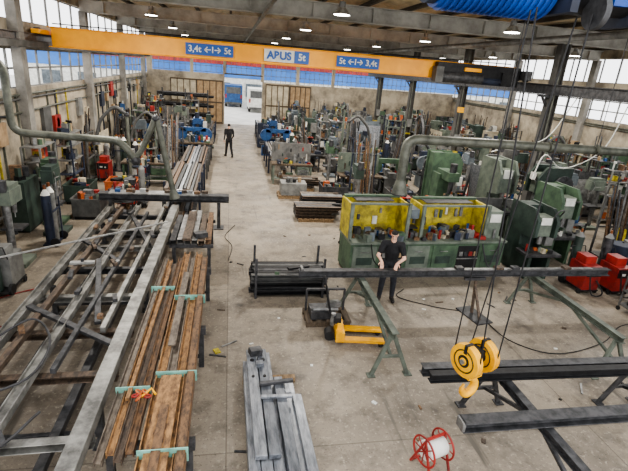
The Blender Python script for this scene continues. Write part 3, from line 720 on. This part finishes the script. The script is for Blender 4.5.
for x,y,q in((2.9,18.6,0),(2.5,17.4,0),(3.3,15.9,0),(2.9,14.6,0),(4.5,13.6,0),(2.1,19.8,1),(5.2,15.0,1),(2.4,16.3,1),(2.7,12.3,0)): put('pallet',x,y,q)
put('rack',2.4,22.9,0,W=1.1,L=4.2,h=.7);put('saw',2.7,26.2,0,k='blue');put('mill',2.5,27.5,0,k='blue');put('cabinet',2.2,28.6,0);put('weld',2.0,29.6,0)
put('rack',2.4,32.6,0,W=1.1,L=4.2,h=.7);put('rack',4.0,24,0,W=1.1,L=4.0,h=.6)
put('saw',2.6,37,0,k='blue')
for x,y in((7.3,28.6),(9,29.2),(8.2,30.4),(9.8,30.8)): put('sheets',x,y,0)
for y in(9.6,11.2,13.4,14.9,17.6,19.2,20.8,24.6,26.2,27.8,31.5,33.2,35): put(pick('shelf','cabinet','shelf','workbench','bars'),XL+.75,y,3)
put('weld',-4.4,12.9,1,k='red');put('bin',-4.9,10.2,0)
for x,y,q in((-3.6,17.5,3),(-3.4,22.5,3),(5.2,20.0,1),(7.0,17.2,1),(9.2,22,0),(13.8,18,1),(6.2,25,0)): put('post',x,y,q)
def fill(x0,x1,y0,y1,n,kinds):
    for i in range(n):
        k=pick(*kinds);x=U(x0,x1);y=U(y0,y1);put(k,x,y,random.randint(0,3))
fill(-5.6,-4.5,7.5,14,60,['weld','bin','gas','drill','trolley','bars'])
fill(-5.6,-2.6,14.4,38,500,['weld','bin','gas','drill','trolley','workbench','saw','pallet','bars','workbench','shelf'])
fill(2.4,10.9,11.6,38.2,900,['workbench','mill','drill','saw','rack','pallet','weld','bin','sheets','trolley','workbench','bars','mill','shelf','press'])
fill(2.4,10.9,11.6,38.2,600,['drill','weld','gas','trolley','barrel','bars','trolley'])
fill(12.4,18.7,7,38.2,500,['mill','press','drill','saw','shelf','cabinet','sheets','bin','rack','workbench','screen','bars'])
fill(12.4,18.7,7,38.2,300,['drill','weld','gas','trolley','barrel','bars'])
fill(9.2,18.7,5,12,120,['weld','cabinet','bin','trolley','drill','shelf','sheets','bars'])
b=B('compressed_air_hose')
b.curve([(11.7,12.2,4.6),(11.2,12.15,3.2),(9.9,12.0,2.6),(9.1,11.9,3.0),(8.7,11.7,2.3)],.018,'white',6)
b.curve([(11.7,14.4,4.6),(10.8,14.3,3.2),(9.5,14.2,2.9),(8.6,13.9,2.7)],.018,'white',6);b.done()
b=B('dark_profile_stack',(-3.2,36.2,0))
for x in(-1.6,0,1.6): b.bar((x,-.6,0),(x,-.6,2.8),.1,.1,'steel_dark')
for z in(.9,1.6,2.3):
    for x in(-1.6,0,1.6): b.bar((x,-.6,z-.1),(x,.5,z-.1),.08,.08,'steel_dark')
    for i in range(7): b.ubeam((-2,-.5+i*.15,z),(2.0,-.5+i*.15,z),.12,.12,'steel_black',.012);b.ubeam((-2,-.5+i*.15,z+.14),(1.6,-.5+i*.15,z+.14),.12,.12,'steel_dark',.012)
b.done()
# ------------------------------------------------------------ people
def capsule(vs,fs,a,b,ra,rb,k=1.0,uax=(1,0,0),n=14):
    a=Vector(a);b=Vector(b);d=(b-a);L=d.length;d=d/L if L>1e-6 else Vector((0,0,1))
    u=Vector(uax);u=(u-d*u.dot(d))
    if u.length<.1:u=Vector((0,1,0));u=(u-d*u.dot(d))
    u.normalize();w=d.cross(u);o=len(vs);rings=[]
    for j in range(1,5): t=math.pi/2*(1-j/4.0);rings.append((a-d*ra*math.sin(t),ra*math.cos(t)))
    for j in range(0,4): t=math.pi/2*j/4;rings.append((b+d*rb*math.sin(t),rb*math.cos(t)))
    vs.append(a-d*ra)
    for c,q in rings:
        for i in range(n):
            an=2*math.pi*i/n;vs.append(c+u*math.cos(an)*q*k+w*math.sin(an)*q)
    vs.append(b+d*rb);R=len(rings)
    for i in range(n): fs.append((o,o+1+(i+1)%n,o+1+i))
    for j in range(R-1):
        for i in range(n): fs.append((o+1+j*n+i,o+1+j*n+(i+1)%n,o+1+(j+1)*n+(i+1)%n,o+1+(j+1)*n+i))
    for i in range(n): fs.append((o+1+(R-1)*n+i,o+1+(R-1)*n+(i+1)%n,o+1+R*n))
def hand(caps,w,d,nrm,side,curl=.5):
    w=Vector(w);d=Vector(d).normalized();nrm=Vector(nrm).normalized();s=d.cross(nrm).normalized()*side
    nrm=(nrm-d*nrm.dot(d)).normalized()
    caps.append((w,w+d*.075,.026,.03,1.35,s,'skin'))
    for i,l in enumerate((.9,1,.95,.75)):
        p=w+d*.085+s*(.033-.022*i);dd=d.copy();nn=nrm.copy()
        for seg_ in(.038*l,.028*l,.022*l):
            ca,sa=math.cos(curl),math.sin(curl);dd,nn=(dd*ca+nn*sa),(nn*ca-dd*sa);q=p+dd*seg_;caps.append((p,q,.0095,.0085,1,s,'skin'));p=q
    p=w+d*.02+s*.035;q=p+(d*.6+s*.7+nrm*.3).normalized()*.04;caps.append((p,q,.012,.011,1,s,'skin'));caps.append((q,q+(d*.9+s*.1+nrm*.4).normalized()*.032,.011,.009,1,s,'skin'))
def person(name,loc,rz,J,shirt,pants,voxel,long_sleeve=False):
    c=[];X=(1,0,0);J={k:Vector(v) for k,v in J.items()}
    c.append((J['pel']+Vector((0,0,-.03)),J['pel']+Vector((0,0,.06)),.115,.11,1.35,X,'pants'))
    c.append((J['pel']+Vector((0,0,.1)),J['chest'],.11,.13,1.32,X,'shirt'))
    c.append((J['chest'],(J['shL']+J['shR'])/2-Vector((0,0,.03)),.13,.09,1.45,X,'shirt'))
    c.append(((J['shL']+J['shR'])/2,J['head']+Vector((0,.02,-.07)),.062,.055,1,X,'skin'))
    for s in 'LR':
        sh,el,wr=J['sh'+s],J['el'+s],J['wr'+s];mid=sh.lerp(el,.62)
        c.append(((J['shL']+J['shR'])/2.0,sh,.075,.07,1,(0,1,0),'shirt'))
        c.append((sh,mid,.072,.062,1,X,'shirt'));c.append((mid,el,.048,.043,1,X,'shirt' if long_sleeve else 'skin'))
        c.append((el,wr,.043,.028,1,X,'shirt' if long_sleeve else 'skin'))
        hip,kn,an,to=J['hip'+s],J['kn'+s],J['an'+s],J['to'+s]
        c.append((hip,kn,.098,.068,1,X,'pants'));c.append((kn,an+Vector((0,0,.04)),.068,.055,1,X,'pants'))
        c.append((an+Vector((0,.03,-.045)),to,.045,.042,1.05,X,'shoe'));c.append((an,an+Vector((0,.0,-.04)),.05,.05,1,X,'shoe'))
        hand(c,wr,J['hd'+s],J['hn'+s],1 if s=='L' else -1,J.get('curl',Vector((.35,0,0))).x)
    H=J['head']
    c.append((H+Vector((0,.0,.035)),H+Vector((0,.015,.03)),.082,.082,.95,X,'head'))
    c.append((H+Vector((0,-.01,-.02)),H+Vector((0,-.035,-.075)),.068,.042,.95,X,'head'))
    c.append((H+Vector((0,-.085,.0)),H+Vector((0,-.1,-.025)),.010,.014,1,X,'head'))
    for s in(-1,1): c.append((H+Vector((s*.078,.01,.01)),H+Vector((s*.078,.012,-.02)),.013,.011,.6,X,'head'))
    R=Matrix.Rotation(J['tilt'].x if 'tilt' in J else 0,3,'X')
    c=[((H+R@(Vector(a)-H),H+R@(Vector(b_)-H),ra,rb,k,u,g) if g=='head' else (a,b_,ra,rb,k,u,g)) for a,b_,ra,rb,k,u,g in c]
    vs=[];fs=[]
    for a,b_,ra,rb,k,u,g in c: capsule(vs,fs,a,b_,ra,rb,k,u)
    me=bpy.data.meshes.new('tmp');me.from_pydata([tuple(v) for v in vs],[],fs)
    o=bpy.data.objects.new('tmp',me);scn.collection.objects.link(o)
    m=o.modifiers.new('r','REMESH');m.mode='VOXEL';m.voxel_size=voxel;m.use_smooth_shade=True
    s=o.modifiers.new('s','SMOOTH');s.factor=.5;s.iterations=2
    dg=bpy.context.evaluated_depsgraph_get();me2=bpy.data.meshes.new_from_object(o.evaluated_get(dg));bpy.data.objects.remove(o)
    me2.name=name;me2.materials.clear()
    keys=[shirt,pants,'skin','shoe','hair','rubber']
    for k in keys: me2.materials.append(mat(k))
    idx={'shirt':0,'pants':1,'skin':2,'shoe':3,'head':2}
    Ri=R.inverted()
    cc=[(Vector(a),Vector(b_),ra,rb,g) for a,b_,ra,rb,k,u,g in c]
    for p in me2.polygons:
        q=p.center;best=1e9;bg='skin'
        for a,b_,ra,rb,g in cc:
            d=b_-a;t=max(0,min(1,(q-a).dot(d)/max(d.length_squared,1e-9)))
            dd=((q-a-d*t).length-(ra+(rb-ra)*t)*(1 if g!='shirt' else 1.2))
            if dd<best: best=dd;bg=g
        i=idx[bg]
        if bg=='head' :
            l=Ri@(q-H)
            if l.z>.06 or (l.y>.015 and l.z>-.04): i=4
            elif l.y<-.05 and abs(abs(l.x)-.03)<.014 and abs(l.z-.018)<.009: i=5
            elif l.y<-.05 and abs(l.x)<.025 and abs(l.z+.055)<.006: i=5
        p.material_index=i;p.use_smooth=True
    o=bpy.data.objects.new(name,me2);scn.collection.objects.link(o);o.location=loc;o.rotation_euler=(0,0,rz)
    return o
person('worker_at_beam',(3.55,8.77,0),math.radians(-20),dict(pel=(0,.02,.96),chest=(0,-.05,1.28),shL=(.19,-.1,1.43),shR=(-.19,-.1,1.43),head=(0,-.16,1.65),tilt=(.38,0,0),
 elL=(.27,-.2,1.16),elR=(-.29,-.22,1.17),wrL=(.13,-.4,1.10),wrR=(-.2,-.42,1.11),hdL=(-.2,-.6,-.4),hdR=(.1,-.6,-.5),hnL=(0,-.3,-1),hnR=(0,-.3,-1),curl=(.35,0,0),
 hipL=(.09,.02,.92),hipR=(-.09,.02,.92),knL=(.12,-.02,.5),knR=(-.13,-.05,.5),anL=(.13,.06,.1),anR=(-.15,.0,.1),toL=(.17,-.1,.045),toR=(-.18,-.16,.045)),'cloth_black','cloth_navy',.0065)
person('worker_walking',(-.02,25.0,0),math.radians(200),dict(pel=(0,0,.97),chest=(0,-.02,1.3),shL=(.19,-.02,1.45),shR=(-.19,-.02,1.45),head=(0,-.05,1.67),tilt=(.1,0,0),
 elL=(.26,.05,1.15),elR=(-.26,-.02,1.15),wrL=(.25,-.08,.92),wrR=(-.25,-.2,.98),hdL=(0,-.2,-1),hdR=(0,-.5,-.8),hnL=(-1,0,0),hnR=(1,0,0),curl=(.3,0,0),
 hipL=(.09,0,.93),hipR=(-.09,0,.93),knL=(.1,-.12,.52),knR=(-.1,.05,.5),anL=(.1,-.2,.1),anR=(-.1,.25,.12),toL=(.12,-.36,.05),toR=(-.12,.12,.05)),'cloth_black','cloth_black',.012,True)
# ------------------------------------------------------------ world, camera
w=bpy.data.worlds.new('World');scn.world=w;w.use_nodes=True
bg=w.node_tree.nodes['Background'];bg.inputs[0].default_value=(.98,.985,1,1);bg.inputs[1].default_value=2.5
r=math.radians(4.6);p=math.radians(20.15);y=math.radians(11.4)
R=Vector((math.cos(y),-math.sin(y),0));Uv=Vector((math.sin(y)*math.sin(p),math.cos(y)*math.sin(p),math.cos(p)));F=Vector((math.sin(y)*math.cos(p),math.cos(y)*math.cos(p),-math.sin(p)))
ir=R*math.cos(r)+Uv*math.sin(r);iu=-R*math.sin(r)+Uv*math.cos(r)
M=Matrix((ir,iu,-F)).transposed().to_4x4();M.translation=(0,0,4.85)
cd=bpy.data.cameras.new('camera');cam=bpy.data.objects.new('camera',cd);scn.collection.objects.link(cam);cam.matrix_world=M
cd.sensor_width=36;cd.lens=453/628*36;cd.clip_end=300;scn.camera=cam
try:
    scn.view_settings.view_transform='AgX';scn.view_settings.look='AgX - Medium High Contrast'
except Exception as e: print(e)
scn.view_settings.exposure=.2
print('objects',len(scn.objects))
